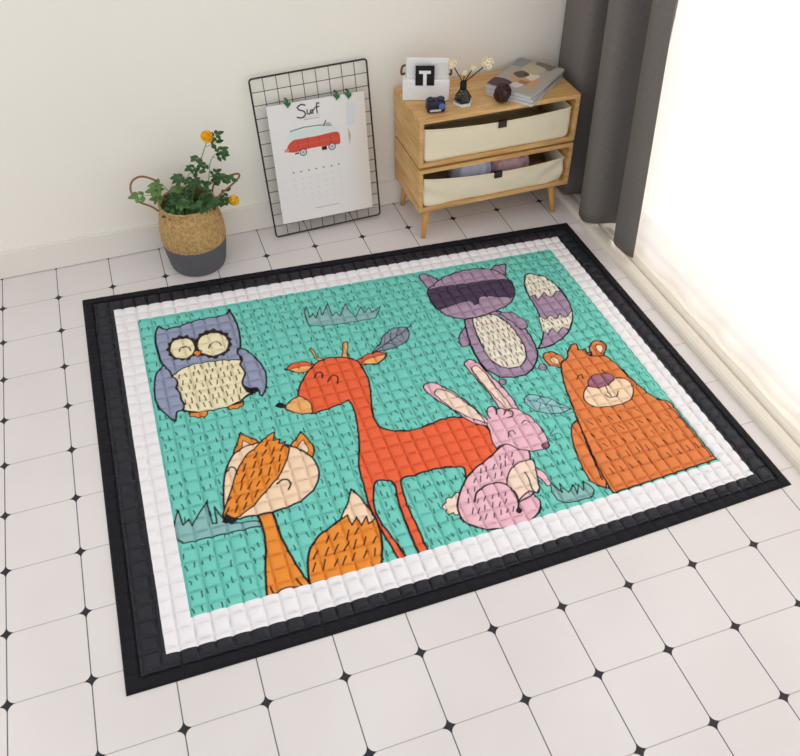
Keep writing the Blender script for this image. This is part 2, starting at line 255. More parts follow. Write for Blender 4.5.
# ---------------------------------------------------------------- quilted play mat
PAL=dict(k=(26,22,28),dk=(52,34,34),gr=(142,190,186),owl=(152,160,186),cr=(246,234,194),fox=(240,146,54),fc=(250,219,186),snt=(246,182,112),deer=(242,104,62),
 leaf=(140,152,166),leaf2=(150,200,204),rac=(172,146,172),rac2=(178,150,174),rcr=(242,234,214),mask=(78,62,86),bear=(230,132,72),nose=(166,108,124),pk=(242,192,204),rb=(250,224,204),wh=(246,243,244))
TEAL=(118,210,194); WHITE=(243,240,241); BLACK=(38,38,45)
ART=[['P','gr',1.6,0,1,[721,1194,726,1251,739,1281,736,1212,753,1237,755,1205,786,1263,782,1214,818,1278,815,1201,834,1219,841,1193,878,1255,882,1205,896,1177,928,1224,930,1189,955,1210,958,1183,997,1204,960,1146,917,1147,829,1150,759,1159,726,1171]],['P','owl',3,1,1,[232,1318,240,1300,253,1293,300,1296,342,1308,391,1315,439,1312,462,1319,474,1341,481,1300,486,1252,485,1196,478,1143,465,1083,464,1011,466,940,484,901,456,890,425,874,385,861,342,859,294,864,252,884,239,944,236,1012,235,1053,223,1100,217,1133,214,1180,212,1234,219,1287]],['P','cr',2.2,1,1,[245,1053,276,1074,316,1087,360,1085,411,1078,464,1060,458,1041,461,1022,465,1000,457,978,449,960,446,937,459,902,480,899,457,895,425,874,385,861,342,859,294,864,256,883,255,920,253,958,247,999,240,1040]],['D','k',1.8,30,[20,3,90],[245,1053,276,1074,316,1087,360,1085,411,1078,464,1060,458,1041,461,1022,465,1000,457,978,449,960,446,937,459,902,480,899,457,895,425,874,385,861,342,859,294,864,256,883,255,920,253,958,247,999,240,1040]],['P','owl',2.6,1,1,[223,1110,200,1082,188,1046,179,982,181,934,196,889,225,842,234,881,250,885,259,910,253,935,254,963,245,990,252,1009,251,1032,241,1049,238,1070]],['P','owl',2.6,1,1,[466,1125,489,1107,511,1063,522,1023,528,981,523,942,513,906,495,873,489,880,489,909,465,921,448,936,449,960,457,978,465,1000,460,1022,457,1042,466,1061,468,1082,460,1100]],['P','k',1,1,1,[447,938,463,925,490,915,486,897,470,896,456,906,448,922]],['P','dk',0,1,1,[338,1171,342,1154,330,1144,328,1126,314,1125,306,1111,293,1118,281,1110,272,1124,258,1125,255,1143,243,1152,247,1169,240,1185,249,1198,248,1217,261,1223,266,1240,280,1237,291,1249,303,1238,317,1242,323,1225,336,1219,336,1201,345,1187]],['P','dk',0,1,1,[448,1164,452,1146,440,1136,438,1118,423,1114,416,1099,401,1103,389,1093,378,1103,364,1100,357,1115,343,1119,341,1137,330,1147,334,1164,327,1180,337,1194,335,1212,349,1219,354,1237,368,1237,379,1251,392,1244,406,1251,416,1237,431,1237,435,1219,449,1212,447,1193,456,1179]],['P','cr',1.4,1,1,[331,1171,329,1160,325,1149,319,1139,312,1132,304,1127,296,1124,287,1124,279,1126,271,1131,264,1139,258,1148,255,1158,252,1170,252,1182,254,1194,258,1205,263,1215,270,1223,278,1228,287,1231,296,1231,304,1229,313,1224,320,1216,325,1207,329,1196,331,1184]],['P','cr',1.4,1,1,[441,1162,438,1149,433,1137,426,1126,417,1118,407,1112,396,1110,384,1110,373,1113,363,1119,355,1127,348,1137,343,1149,340,1162,340,1176,343,1189,348,1202,355,1213,364,1221,374,1227,385,1231,397,1231,408,1228,418,1222,427,1213,434,1202,439,1190,441,1176]],['P','',2,1,0,[280,1162,286,1180,301,1186,312,1174,315,1155]],['P','',2,1,0,[373,1151,382,1172,399,1178,411,1170,415,1153]],['P','fox',1.6,1,1,[322,1143,335,1152,349,1147,338,1126,332,1119]],['P','fox',1.6,1,1,[269,868,294,864,320,859,318,841,308,832,300,842,290,836,280,846,269,847]],['P','fox',1.6,1,1,[385,859,410,864,433,871,431,851,420,850,411,839,399,845,388,843]],['P','leaf',1.8,1,1,[892,972,912,990,934,1011,955,1043,989,1067,1021,1073,1047,1062,1049,1032,1031,998,997,980,957,971,921,971]],['P','',1.6,1,0,[903,973,962,1008,1016,1036,1081,1081]],['P','',1.1,1,0,[944,997,960,1036]],['P','',1.1,1,0,[970,1011,989,1056]],['P','',1.1,1,0,[997,1025,1018,1064]],['P','',1.1,1,0,[961,1006,984,984]],['P','',1.1,1,0,[989,1022,1014,997]],['P','snt',1.6,1,1,[699,1054,705,1036,707,1003,726,989,710,976,700,1001,696,1031,693,1049]],['P','snt',1.6,1,1,[814,1052,828,1050,820,1018,810,994,807,963,783,973,797,1001,805,1033]],['P','deer',1.8,1,1,[595,975,624,998,654,996,689,967,673,944,644,943,617,955]],['P','snt',1.2,1,1,[605,967,642,974,681,964,668,945,635,946]],['P','k',0,1,1,[600,974,599,973,599,972,598,971,597,970,595,970,594,970,592,970,591,971,590,972,589,973,588,974,588,975,587,976,587,978,588,979,589,980,590,981,591,982,592,982,594,982,595,982,596,981,598,980,599,979,599,978,600,977,600,975]],['P','deer',1.8,1,1,[827,946,869,965,902,969,941,957,926,931,895,914,861,918,838,924]],['P','snt',1.2,1,1,[841,934,877,946,934,950,923,932,896,917,862,919]],['P','deer',2.6,1,1,[619,752,598,794,602,838,619,883,646,924,679,960,719,984,755,986,787,976,812,966,832,939,838,901,841,854,832,797,812,717,805,664,816,625,838,607,906,589,969,596,1023,602,1071,593,1104,570,1129,531,1139,480,1131,417,1045,359,999,332,989,347,998,395,958,412,902,418,844,415,807,413,793,336,792,281,794,226,793,179,793,155,769,153,767,193,768,256,771,332,782,397,776,415,758,424,734,427,723,414,701,344,701,289,712,243,724,197,731,152,711,151,704,199,696,248,692,303,688,348,695,426,702,495,733,598,753,699,756,739,751,775,720,765,685,757,651,752]],['P','snt',2,1,1,[552,805,572,823,602,838,623,819,633,792,627,751,590,761,553,794]],['P','k',0,1,1,[558,809,557,806,555,804,553,802,550,801,546,800,543,800,539,801,536,803,533,805,530,807,528,810,526,813,526,816,526,819,527,822,529,824,531,826,535,828,538,828,542,828,545,827,549,826,552,824,555,821,557,818,558,815,559,812]],['P','',2.2,1,0,[674,908,683,925,697,927,703,915,697,896]],['P','',2.2,1,0,[710,874,724,895,739,899,747,885,738,858]],['P','gr',2,0,1,[171,466,184,499,190,442,208,459,212,436,233,464,262,505,263,462,265,424,276,421,279,479,295,430,314,408,385,395,389,376,325,378,238,381,183,382,167,404,164,437]],['P','fox',2.8,1,1,[465,154,476,216,494,260,528,295,567,314,602,334,611,348,631,374,656,421,671,389,686,334,693,288,686,227,674,190,658,153]],['D','k',2.1,38,[26,5,60],[478,167,495,250,553,297,608,311,683,270,661,174,582,161]],['P','fc',2,0,1,[604,339,631,374,656,421,671,389,686,334,690,302,667,289,670,317,647,290,643,324,622,299,620,336,603,329]],['P','fox',2.8,1,1,[386,420,389,357,382,297,368,233,355,151,469,149,452,205,439,268,429,333,424,415]],['P','',2.2,1,0,[370,180,371,164,376,150]],['P','',2.2,1,0,[438,182,442,165,450,150]],['P','wh',0,1,1,[372,150,389,161,421,162,448,149,409,143]],['P','',2,1,0,[371,151,389,161,421,162,449,148]],['P','fox',2.2,1,1,[363,652,385,705,400,737,412,720,443,682,419,644,385,630]],['P','fc',1.2,1,1,[388,664,400,701,422,681,401,665]],['P','fox',2.2,1,1,[529,634,555,664,574,686,585,654,595,619,590,589,577,568,550,589]],['P','fc',1.2,1,1,[549,630,573,650,578,603,570,595]],['P','fc',2.6,1,1,[324,578,312,524,303,460,312,419,345,419,389,415,448,415,501,423,541,444,570,474,585,511,584,560,563,604,534,636,503,657,470,675,445,681,408,679,369,660,340,620]],['P','fox',2,1,1,[296,443,312,419,370,444,421,488,476,540,513,601,525,635,514,649,520,660,499,659,507,677,487,675,498,708,466,695,432,665,396,639,359,584,330,518,307,470]],['D','k',2.1,36,[24,7,60],[296,443,312,419,370,444,421,488,476,540,513,601,525,635,514,649,520,660,499,659,507,677,487,675,498,708,466,695,432,665,396,639,359,584,330,518,307,470]],['P','k',1,1,1,[290,421,305,446,318,428,334,420,318,410]],['P','',2,1,0,[333,596,347,610,359,599,360,576]],['P','',2.4,1,0,[460,508,475,517,492,512,498,496,486,476]],['P','rac',2.6,1,1,[1612,1238,1636,1235,1678,1200,1701,1125,1699,1044,1678,964,1635,894,1576,845,1509,821,1463,820,1504,867,1533,925,1550,988,1559,1056,1564,1127,1579,1182]],['P','rcr',1.8,0,1,[1612,1238,1636,1235,1678,1200,1699,1140,1694,1096,1680,1104,1640,1072,1629,1111,1585,1071,1586,1106,1563,1105,1579,1182]],['D','k',1.5,27,[15,9,90],[1612,1238,1636,1235,1678,1200,1699,1140,1694,1096,1680,1104,1640,1072,1629,1111,1585,1071,1586,1106,1563,1105,1579,1182]],['P','rcr',1.8,0,1,[1544,983,1560,961,1587,974,1604,950,1629,974,1639,947,1686,978,1659,928,1622,882,1604,899,1569,876,1561,906,1532,881,1520,902]],['D','k',1.5,27,[15,10,90],[1544,983,1560,961,1587,974,1604,950,1629,974,1639,947,1686,978,1659,928,1622,882,1604,899,1569,876,1561,906,1532,881,1520,902]],['P','rac',1.4,1,1,[1448,722,1446,718,1443,715,1440,713,1437,711,1433,709,1429,709,1426,710,1423,711,1421,713,1419,716,1419,719,1418,723,1419,727,1421,731,1423,734,1426,737,1429,740,1432,742,1436,743,1439,744,1443,743,1446,742,1448,739,1450,737,1450,733,1450,730,1450,726]],['P','rac',1.4,1,1,[1281,698,1279,695,1277,693,1275,691,1272,690,1269,689,1266,689,1264,690,1261,691,1259,693,1258,695,1256,697,1256,700,1256,703,1257,706,1259,708,1261,710,1263,712,1266,714,1269,714,1272,714,1275,714,1277,713,1279,711,1281,709,1282,706,1282,704,1282,701]],['P','rac',2,1,1,[1269,1017,1226,978,1207,945,1205,910,1227,908,1249,938]],['P','rac',2.8,1,1,[1278,1055,1255,995,1238,910,1233,837,1240,775,1271,728,1314,711,1366,712,1413,745,1448,795,1461,855,1465,919,1455,975,1433,1029,1401,1060]],['P','rcr',2.2,1,1,[1306,1049,1288,998,1278,923,1272,837,1287,784,1318,757,1361,755,1397,786,1419,842,1422,905,1417,973,1401,1019,1369,1051]],['D','k',1.7,28,[18,11,90],[1306,1049,1288,998,1278,923,1272,837,1287,784,1318,757,1361,755,1397,786,1419,842,1422,905,1417,973,1401,1019,1369,1051]],['P','rac',2,1,1,[1406,1042,1447,1039,1474,997,1484,960,1473,936,1449,934,1432,985]],['P','rac',2.2,1,1,[1206,1238,1199,1306,1199,1344,1221,1350,1248,1325,1258,1289]],['P','rac',2.2,1,1,[1484,1294,1513,1325,1538,1326,1563,1324,1548,1292,1520,1237]],['P','rac2',2.4,1,1,[1199,1247,1252,1288,1300,1315,1363,1328,1420,1328,1466,1320,1503,1293,1524,1256,1532,1226,1530,1174,1506,1122,1467,1083,1421,1065,1360,1051,1304,1047,1253,1056,1216,1087,1199,1122,1188,1164,1190,1206]],['P','mask',1.4,1,1,[1198,1245,1249,1255,1313,1251,1386,1245,1452,1242,1533,1223,1530,1174,1504,1119,1452,1134,1403,1152,1373,1150,1355,1118,1336,1113,1334,1143,1298,1144,1250,1139,1199,1122,1188,1164,1190,1206]],['P','bear',2.2,1,1,[1499,703,1464,728,1457,757,1466,784,1491,792,1517,773,1526,742]],['P','fc',1.3,1,1,[1499,722,1478,737,1478,756,1492,764,1504,745]],['P','bear',2.2,1,1,[1632,730,1649,774,1677,793,1705,787,1711,762,1690,733,1668,712]],['P','fc',1.3,1,1,[1675,773,1692,774,1692,751,1673,728,1664,745]],['P','bear',2.2,1,1,[1431,462,1403,448,1377,400,1360,339,1349,269,1349,222,1366,197,1381,184,1407,238,1428,371]],['P','bear',2.6,1,1,[1484,675,1508,727,1542,744,1555,768,1587,800,1608,801,1601,768,1626,767,1622,744,1633,724,1677,709,1697,654,1707,584,1720,521,1739,470,1776,433,1776,371,1778,299,1779,229,1781,166,1391,161,1395,232,1405,313,1418,386,1431,462,1449,540,1465,616]],['D','k',1.7,50,[20,13,110],[1477,494,1653,461,1749,392,1767,211,1412,186,1425,383]],['P','fc',2,1,1,[1510,564,1540,592,1592,595,1645,601,1680,590,1695,555,1679,515,1649,487,1595,480,1533,491,1502,514,1499,538]],['P','nose',1.8,1,1,[1552,610,1583,633,1623,633,1650,618,1649,596,1611,576,1570,574,1548,588]],['P','',1.8,1,0,[1600,574,1597,548,1595,523]],['P','',1.8,1,0,[1579,538,1587,520,1613,519,1631,537]],['P','',1.8,1,0,[1522,634,1537,649,1549,648,1546,629]],['P','',1.8,1,0,[1630,649,1635,636,1652,633]],['P','',1.8,1,0,[1761,440,1769,361,1770,273,1771,182]],['P','',2,1,0,[1436,472,1411,366,1385,215]],['P','',2.4,1,0,[1622,744,1639,744,1633,724]],['P','gr',1.8,0,1,[1228,264,1245,213,1252,246,1263,207,1292,229,1286,194,1307,224,1310,199,1328,230,1338,206,1342,190,1331,174,1311,169,1249,173,1218,193,1216,223]],['P','leaf2',1.6,1,1,[1302,598,1320,617,1349,608,1384,584,1412,545,1433,513,1393,508,1344,522,1312,553,1300,584]],['P','',1.1,1,0,[1312,601,1363,560,1433,512]],['P','',0.9,1,0,[1336,581,1363,597]],['P','',0.9,1,0,[1363,560,1394,575]],['P','',0.9,1,0,[1349,571,1330,541]],['P','',0.9,1,0,[1378,552,1370,518]],['P','rb',1.6,1,1,[952,313,941,315,931,309,923,300,913,305,903,299,901,290,890,288,885,276,895,269,889,262,894,249,907,250,910,240,927,242]],['P','pk',1.6,1,1,[1211,328,1225,303,1230,271,1224,250,1211,250,1210,272,1200,296]],['P','pk',2.6,1,1,[1124,426,1074,400,1022,376,985,348,955,313,932,277,923,243,928,209,955,182,986,162,1029,154,1075,148,1119,158,1153,179,1165,209,1157,235,1196,297,1210,360,1219,395,1209,431,1163,446]],['D','k',1.8,30,[19,15,60],[1125,420,1210,398,1178,366,1124,342,1089,303,1035,311,936,248,967,314,1036,371]],['P','rb',2,1,1,[1098,290,1116,324,1145,351,1185,363,1213,357,1211,328,1200,296,1188,255,1175,236,1161,243,1152,252,1105,229,1109,247]],['P','',1.8,1,0,[1172,321,1169,281,1163,250,1170,236,1187,252]],['P','pk',0,1,1,[1103,225,1130,230,1159,238,1165,204,1140,170,1101,153,1076,151]],['P','',2,1,0,[1103,225,1130,230,1159,238,1166,208,1153,182,1128,162,1100,152,1075,149]],['P','pk',0,1,1,[983,270,999,294,1035,311,1072,311,1100,289,1109,257,1104,224,1093,195,1036,168,974,189,957,222]],['P','',2.6,1,0,[983,268,999,294,1035,311,1072,311,1100,289,1109,257,1104,224,1095,208]],['D','k',1.8,30,[18,16,60],[1013,299,1071,299,1100,255,1075,192,1008,177,943,209,940,247]],['P','k',0,1,1,[1102,194,1100,192,1099,190,1097,188,1094,187,1092,186,1090,186,1088,186,1086,187,1084,189,1083,191,1082,193,1082,195,1083,198,1084,200,1085,202,1087,204,1089,206,1091,207,1093,208,1096,208,1098,208,1100,207,1101,205,1102,203,1103,201,1103,199,1103,196]],['P','k',0.5,1,1,[987,165,1030,155,1075,150,1042,146,1004,150]],['P','pk',2.2,1,1,[1147,507,1131,533,1092,565,1063,621,1026,686,1007,729,1002,755,1019,774,1047,764,1083,717,1113,659,1131,605,1145,565,1160,537]],['P','rb',1.6,1,1,[1127,554,1099,580,1065,626,1038,682,1027,716,1040,733,1061,730,1090,690,1115,640,1131,593,1137,545]],['P','pk',2.2,1,1,[1213,567,1203,655,1191,734,1179,796,1180,829,1202,839,1225,815,1242,744,1258,675,1268,615,1265,550]],['P','rb',1.6,1,1,[1234,572,1214,639,1201,705,1193,772,1194,798,1212,803,1230,761,1237,681,1247,610,1248,577]],['P','pk',1.8,1,1,[1137,510,1126,469,1126,431,1161,441,1191,413,1225,391,1266,385,1292,398,1299,424,1299,469,1289,524,1270,560,1250,576,1214,578,1169,557,1140,541]],['P','pk',0,1,1,[1148,541,1155,571,1170,602,1191,607,1196,589,1214,588,1219,569,1236,571,1240,552,1221,535,1171,522]],['P','',2,1,0,[1159,558,1157,575,1170,602,1191,607,1195,587,1185,569]],['P','',2,1,0,[1192,585,1211,592,1222,576,1209,559]],['P','',2,1,0,[1216,570,1237,573,1240,552,1218,544]],['P','nose',1.8,1,1,[1292,392,1290,390,1288,388,1286,386,1283,385,1280,385,1278,384,1275,385,1272,386,1270,388,1269,390,1268,392,1268,395,1268,398,1269,400,1271,403,1273,405,1275,406,1278,408,1281,408,1284,408,1286,408,1289,407,1291,405,1292,403,1293,400,1293,398,1293,395]],['P','',1.6,1,0,[1182,465,1193,486,1207,488,1209,470]],['P','',1.6,1,0,[1249,506,1265,515,1278,505]],['P','',1,1,0,[1301,423,1336,402]],['P','',1,1,0,[1302,428,1343,429]],['P','',1,1,0,[1279,444,1307,453]],['P','',1,1,0,[1315,435,1336,448]],['P','',1.6,1,0,[1126,431,1144,443,1165,440,1191,413,1225,391]]]
FH=[[1.1148152679918732, 0.004135537089935439, 0.07755044290150315], [0.015963967530620137, 1.0586176831476342, 0.12733573938262407], [0.055327623420522144, 0.002580905128979419, 1.0]]
W_,H_=1.955,1.54
PX0,PX1,PY0,PY1=.167,1.787,.156,1.371; WX0,WX1,WY0,WY1=.098,1.858,.073,1.447
cv=Canvas(W_*1000,H_*1000,1.3,TEAL)
# loose ink ticks over the teal ground
nx=int((PX1-PX0)*1000/21.25)
for k in range(nx):
    yy=PY0*1000+random.uniform(8,30)
    while yy<PY1*1000-6:
        a=PX0*1000+12+k*21.25+random.uniform(-4,4); h=random.uniform(6,10); sl=random.uniform(-3.5,1.5)
        if random.random()<.88: cv.stroke([(a-sl*.4,yy-h),(a+random.uniform(-1.5,1.5),yy),(a+sl,yy+h)],1.65,(20,52,52))
        yy+=random.uniform(36,58)
def pts_of(f): return [(f[i],f[i+1]) for i in range(0,len(f),2)]
for kind,col,ink,sm,cl,f in ART:
    P=pts_of(f)
    if kind=='P':
        Q=smooth_pts(P,cl) if sm else P
        if col and cl: cv.fill(Q,PAL[col])
        if ink: cv.stroke(Q,ink*1.15,PAL['k'],closed=bool(cl))
    elif kind=='D':
        step=sm/ (5 if sm<90 else 5); ln,seed,ang=cl; r=random.Random(seed)
        A=np.array(P,float); x0,y0=A.min(0); x1,y1=A.max(0); sp=sm*1.0
        n=0; b=y0
        while b<y1:
            a=x0+(n%2)*sp*.35
            while a<x1:
                c=(a+r.uniform(-3,3),b+r.uniform(-3,3)); th=math.radians(ang+r.uniform(-11,11)); h=ln*r.uniform(.4,.6)*1.0
                e=[(c[0]-math.cos(th)*h,c[1]-math.sin(th)*h),(c[0]+math.cos(th)*h,c[1]+math.sin(th)*h)]
                if all(cv.inside(A,np.array([[q[0]]]),np.array([[q[1]]]))[0,0] for q in e): cv.stroke(e,ink,PAL['k'])
                a+=sp*.72
            b+=sp; n+=1
CA,CB=.0425,.0455
ph=rng.uniform(0,6.28,(10,3)); kk=rng.normal(0,1,(10,2))
def noise(s,t,f):
    v=0
    for i in range(10): v=v+np.sin(kk[i,0]*f*s+kk[i,1]*f*t+ph[i,0])
    return v/10
def height(s,t):
    ws=s+.0020*noise(s,t,40)+.001*noise(t,s,140); wt=t+.0020*noise(t,s+3,40)+.001*noise(s,t+5,140)
    x=ws/CA; y=wt/CB; fx=np.abs(2*(x-np.floor(x))-1); fy=np.abs(2*(y-np.floor(y))-1)
    puff=(1-fx**2.6)*(1-fy**2.6)
    g=np.exp(-((1-fx)*CA*.5/.0021)**2)*.0019+np.exp(-((1-fy)*CB*.5/.0021)**2)*.0013
    # gathers running off the stitching lines
    wr=.0007*noise(s*1.7,t*.8,260)*(fx**2)+.0005*noise(s*.8,t*1.7,300)*(fy**2)
    h=.0045+.0042*np.power(np.clip(puff,0,1),.6)-.8*g+1.2*wr+.001*noise(s,t,12)
    d=np.minimum(np.minimum(s,W_-s),np.minimum(t,H_-t))
    flat=.0065+.0015*(1-fx**4)*(1-fy**4)*np.where(d<.034,1,0)
    m=np.clip((d-.030)/.008,0,1); h=flat*(1-m)+h*m
    dip=np.exp(-((d-.034)/.003)**2)*.004
    h=h-dip
    e=np.clip(d/.012,0,1); return .0012+(h-.0012)*np.sqrt(1-(1-e)**2)
FHm=np.array(FH)
def warp(s,t):
    t=t-.016*np.sin(PI*np.clip(s/W_,0,1))*(1-t/H_)**2
    w=FHm[2,0]*s+FHm[2,1]*t+FHm[2,2]
    return (FHm[0,0]*s+FHm[0,1]*t+FHm[0,2])/w,(FHm[1,0]*s+FHm[1,1]*t+FHm[1,2])/w
def edge_wave(s,t):
    # pulled-in cloth at every stitch row makes straight borders ripple
    ds=.0008*np.abs(np.sin(PI*t/CB))+.001*noise(s,t,20); dt=.0008*np.abs(np.sin(PI*s/CA))+.001*noise(t,s,20)
    return s+ds-.0005,t+dt-.0005
def grid_mesh(name,ss,tt,keep,m,parent,col=None,zoff=0):
    S_,T_=np.meshgrid(ss,tt); ns,ntt=len(ss),len(tt)
    a2,b2=edge_wave(S_,T_); out=np.minimum(np.minimum(S_,W_-S_),np.minimum(T_,H_-T_)); k=np.clip(out/.05,0,1)
    a2=S_+(a2-S_)*k; b2=T_+(b2-T_)*k
    X,Y=warp(a2,b2); Z=height(a2,b2)+zoff
    V=np.stack([X,Y,Z],-1).reshape(-1,3)
    i,j=np.meshgrid(np.arange(ns-1),np.arange(ntt-1)); sc_=(ss[:-1]+ss[1:])/2; tc_=(tt[:-1]+tt[1:])/2
    mask=keep(*np.meshgrid(sc_,tc_)); q=(j*ns+i)[mask]
    F_=np.stack([q,q+1,q+1+ns,q+ns],-1); used=np.unique(F_); rm=np.full(len(V),-1); rm[used]=np.arange(len(used)); F_=rm[F_]; V=V[used]
    me=bpy.data.meshes.new(name); me.vertices.add(len(V)); me.vertices.foreach_set('co',V.ravel())
    nf=len(F_); me.loops.add(nf*4); me.loops.foreach_set('vertex_index',F_.ravel().astype(np.int32))
    me.polygons.add(nf); me.polygons.foreach_set('loop_start',np.arange(0,nf*4,4,dtype=np.int32)); me.polygons.foreach_set('loop_total',np.full(nf,4,np.int32))
    me.polygons.foreach_set('use_smooth',np.ones(nf,bool)); me.update(calc_edges=True)
    if col is not None:
        c=col(S_.reshape(-1)[used],T_.reshape(-1)[used]); ca=me.color_attributes.new('Col','FLOAT_COLOR','POINT')
        ca.data.foreach_set('color',np.concatenate([c,np.ones((len(c),1))],1).astype(np.float32).ravel())
    qa=me.attributes.new('Quilt','FLOAT','POINT'); qa.data.foreach_set('value',Z.reshape(-1)[used].astype(np.float32))
    me.materials.append(m); o=bpy.data.objects.new(name,me); C.objects.link(o); o.parent=parent; return o
def quilted(m,k=1.15):
    # fine cloth relief follows the stitched height of the mat
    nt=m.node_tree; n=nt.nodes; l=nt.links; a=n.new('ShaderNodeAttribute'); a.attribute_name='Quilt'
    bp=n.new('ShaderNodeBump'); bp.inputs['Strength'].default_value=1; bp.inputs['Distance'].default_value=k; l.new(a.outputs['Fac'],bp.inputs['Height'])
    b=n['Principled BSDF']
    if b.inputs['Normal'].is_linked: l.new(b.inputs['Normal'].links[0].from_socket,bp.inputs['Normal'])
    l.new(bp.outputs[0],b.inputs['Normal']); return m
def arr(bp,step):
    r=[]
    for a,b in zip(bp,bp[1:]): n=max(1,int(round((b-a)/step))); r+=list(np.linspace(a,b,n,endpoint=False))
    return np.array(r+[bp[-1]])
matt=thing('play_mat','large quilted play mat printed with cartoon forest animals on teal, lying on the tiled floor','play mat')
inr=lambda a,b,c,d:(lambda s,t:(s>a)&(s<b)&(t>c)&(t<d))
P_=inr(PX0,PX1,PY0,PY1); Wt=inr(WX0,WX1,WY0,WY1); Bd=inr(.034,W_-.034,.034,H_-.034)
grid_mesh('printed_panel',arr([PX0,PX1],.0021),arr([PY0,PY1],.0021),P_,quilted(attr_mat('printed_cotton',.7,.12)),matt,lambda s,t:cv.sample(s*1000,t*1000))
cloth_w=mat('white_cotton',WHITE,.85,0,.1,500,spec=.2); cloth_b=mat('black_cotton',(31,31,39),.6,0,.2,500,.1,30,spec=.45); bindm=mat('binding_cotton',(24,24,29),.75,0,.2,500,spec=.25)
quilted(cloth_w,1.0); quilted(cloth_b,1.3); quilted(bindm,1)
sa=arr([0,.034,WX0,PX0,PX1,WX1,W_-.034,W_],.0035); ta=arr([0,.034,WY0,PY0,PY1,WY1,H_-.034,H_],.0035)
grid_mesh('white_border',sa,ta,lambda s,t:Wt(s,t)&~P_(s,t),cloth_w,matt)
grid_mesh('black_border',sa,ta,lambda s,t:Bd(s,t)&~Wt(s,t),cloth_b,matt)
grid_mesh('edge_binding',sa,ta,lambda s,t:~Bd(s,t),bindm,matt)

# ---------------------------------------------------------------- oak box units
wood=wood_mat(); wood_side=wood_mat((9,1.4,14)); woodend=mat('oak_leg',(216,160,88),.45,0,.1,40,.06,9); linen=mat('cream_linen',(240,228,200),.9,0,.3,260,.02,10); leather=mat('dark_leather',(58,46,40),.6)
innerm=mat('box_back',(120,84,48),.7)
X0,X1,Y0,Y1=1.405,2.06,1.692,1.985; TH=.017
def carcass(z0,z1,parent):
    b=bmesh.new()
    box(b,X0,X1,Y0,Y1,z1-TH,z1,.0015); box(b,X0,X1,Y0,Y1,z0,z0+TH,.0015)
    for xa in (X0,X1-TH): obj('side_panel',B(xa,xa+TH,Y0,Y1,z0+TH,z1-TH),wood_side,parent)
    obj('carcass',b,wood,parent); obj('back_panel',B(X0+TH,X1-TH,Y1-.012,Y1-.004,z0+TH,z1-TH),innerm,parent)
def bin_(z0,zl,zm,zr,parent,wr):
    xa,xb=X0+TH+.004,X1-TH-.012; ya,yb=Y0+.008,Y1-.03; n=60;nz=14; bm=bmesh.new(); R=.018
    def top(x):
        u=(x-xa)/(xb-xa); base=zl+(zr-zl)*u; sag=(zm-(zl+zr)/2); return base+sag*(math.sin(PI*u)**.7 if 0<u<1 else 0)
    def sheet(yv,th,front):
        rows=[]
        for sgn in (0,1):
            g=[]
            for j in range(nz+1):
                r=[]
                for i in range(n+1):
                    u=i/n; v=j/nz; x=xa+(xb-xa)*u; zt=top(x); z=z0+(zt-z0)*v
                    zz=z-z0; ins=0
                    if zz<R: ins=R-math.sqrt(max(R*R-(R-zz)**2,0))
                    x=xa+ins+(xb-xa-2*ins)*u
                    bul=.004*math.sin(PI*u)*math.sin(PI*v*.9)+wr*(.004*math.sin((u*.9+v*.35)*26)*math.exp(-u*9)+.004*math.sin((u-v*.25)*30)*math.exp(-(1-u)*8)+.001*math.sin(u*17+v*6))
                    r.append(bm.verts.new((x,yv+(-bul if front else 0)+sgn*th,z)))
                g.append(r)
            rows.append(g)
        for k,g in enumerate(rows):
            for j in range(nz):
                for i in range(n): bm.faces.new((g[j][i],g[j][i+1],g[j+1][i+1],g[j+1][i]))
        a,b=rows
        for i in range(n):
            bm.faces.new((a[nz][i],a[nz][i+1],b[nz][i+1],b[nz][i])); bm.faces.new((a[0][i],a[0][i+1],b[0][i+1],b[0][i]))
        for j in range(nz):
            bm.faces.new((a[j][0],a[j+1][0],b[j+1][0],b[j][0])); bm.faces.new((a[j][n],a[j+1][n],b[j+1][n],b[j][n]))
    sheet(ya,.004,True); sheet(yb-.004,.004,False)
    box(bm,xa,xa+.003,ya+.004,yb-.004,z0+R,zl); box(bm,xb-.003,xb,ya+.004,yb-.004,z0+R,zr); box(bm,xa+R*.5,xb-R*.5,ya+.004,yb-.004,z0,z0+.004)
    # hem roll along the front edge
    tube(bm,[(xa+(xb-xa)*i/40,ya-.0005-.004*math.sin(PI*i/40)*.3,top(xa+(xb-xa)*i/40)) for i in range(41)],.0032,8)
    o=obj('fabric_drawer',bm,linen,parent,True)
    xm=(xa+xb)/2+.012; zt=top(xm)
    t=bmesh.new(); box(t,xm-.017,xm+.017,ya-.009,ya-.005,zt-.019,zt+.005,.001); box(t,xm-.017,xm+.017,ya-.009,ya+.008,zt+.0035,zt+.006,.001)
    obj('pull_tab',t,leather,o)
up=thing('storage_box','upper oak storage box with cream fabric drawer, stacked on the legged one','cabinet',(0,0,0))
carcass(.332,.527,up); bin_(.3505,.484,.463,.475,up,.25)
lo=thing('storage_box','lower oak storage box on four splayed legs with sagging cream fabric drawer','cabinet',(0,0,0))
carcass(.135,.322,lo); bin_(.1535,.277,.246,.259,lo,1.2)
for x in (X0+.05,X1-.08):
    for y in (Y0+.03,Y1-.05): obj('spacer_block',B(x,x+.03,y,y+.03,.3221,.3319),innerm,lo)
for sx,px_ in ((-1,1.450),(1,1.998)):
    for sy,py_ in ((-1,1.722),(1,1.955)):
        tx,ty=px_,py_; bx,by=px_+sx*.018,py_+sy*.014
        b=bmesh.new(); tube(b,[(bx,by,.0008),(bx+(tx-bx)*.5,by+(ty-by)*.5,.068),(tx,ty,.135)],.0085,14,taper=.0155); obj('leg',b,woodend,lo,True)
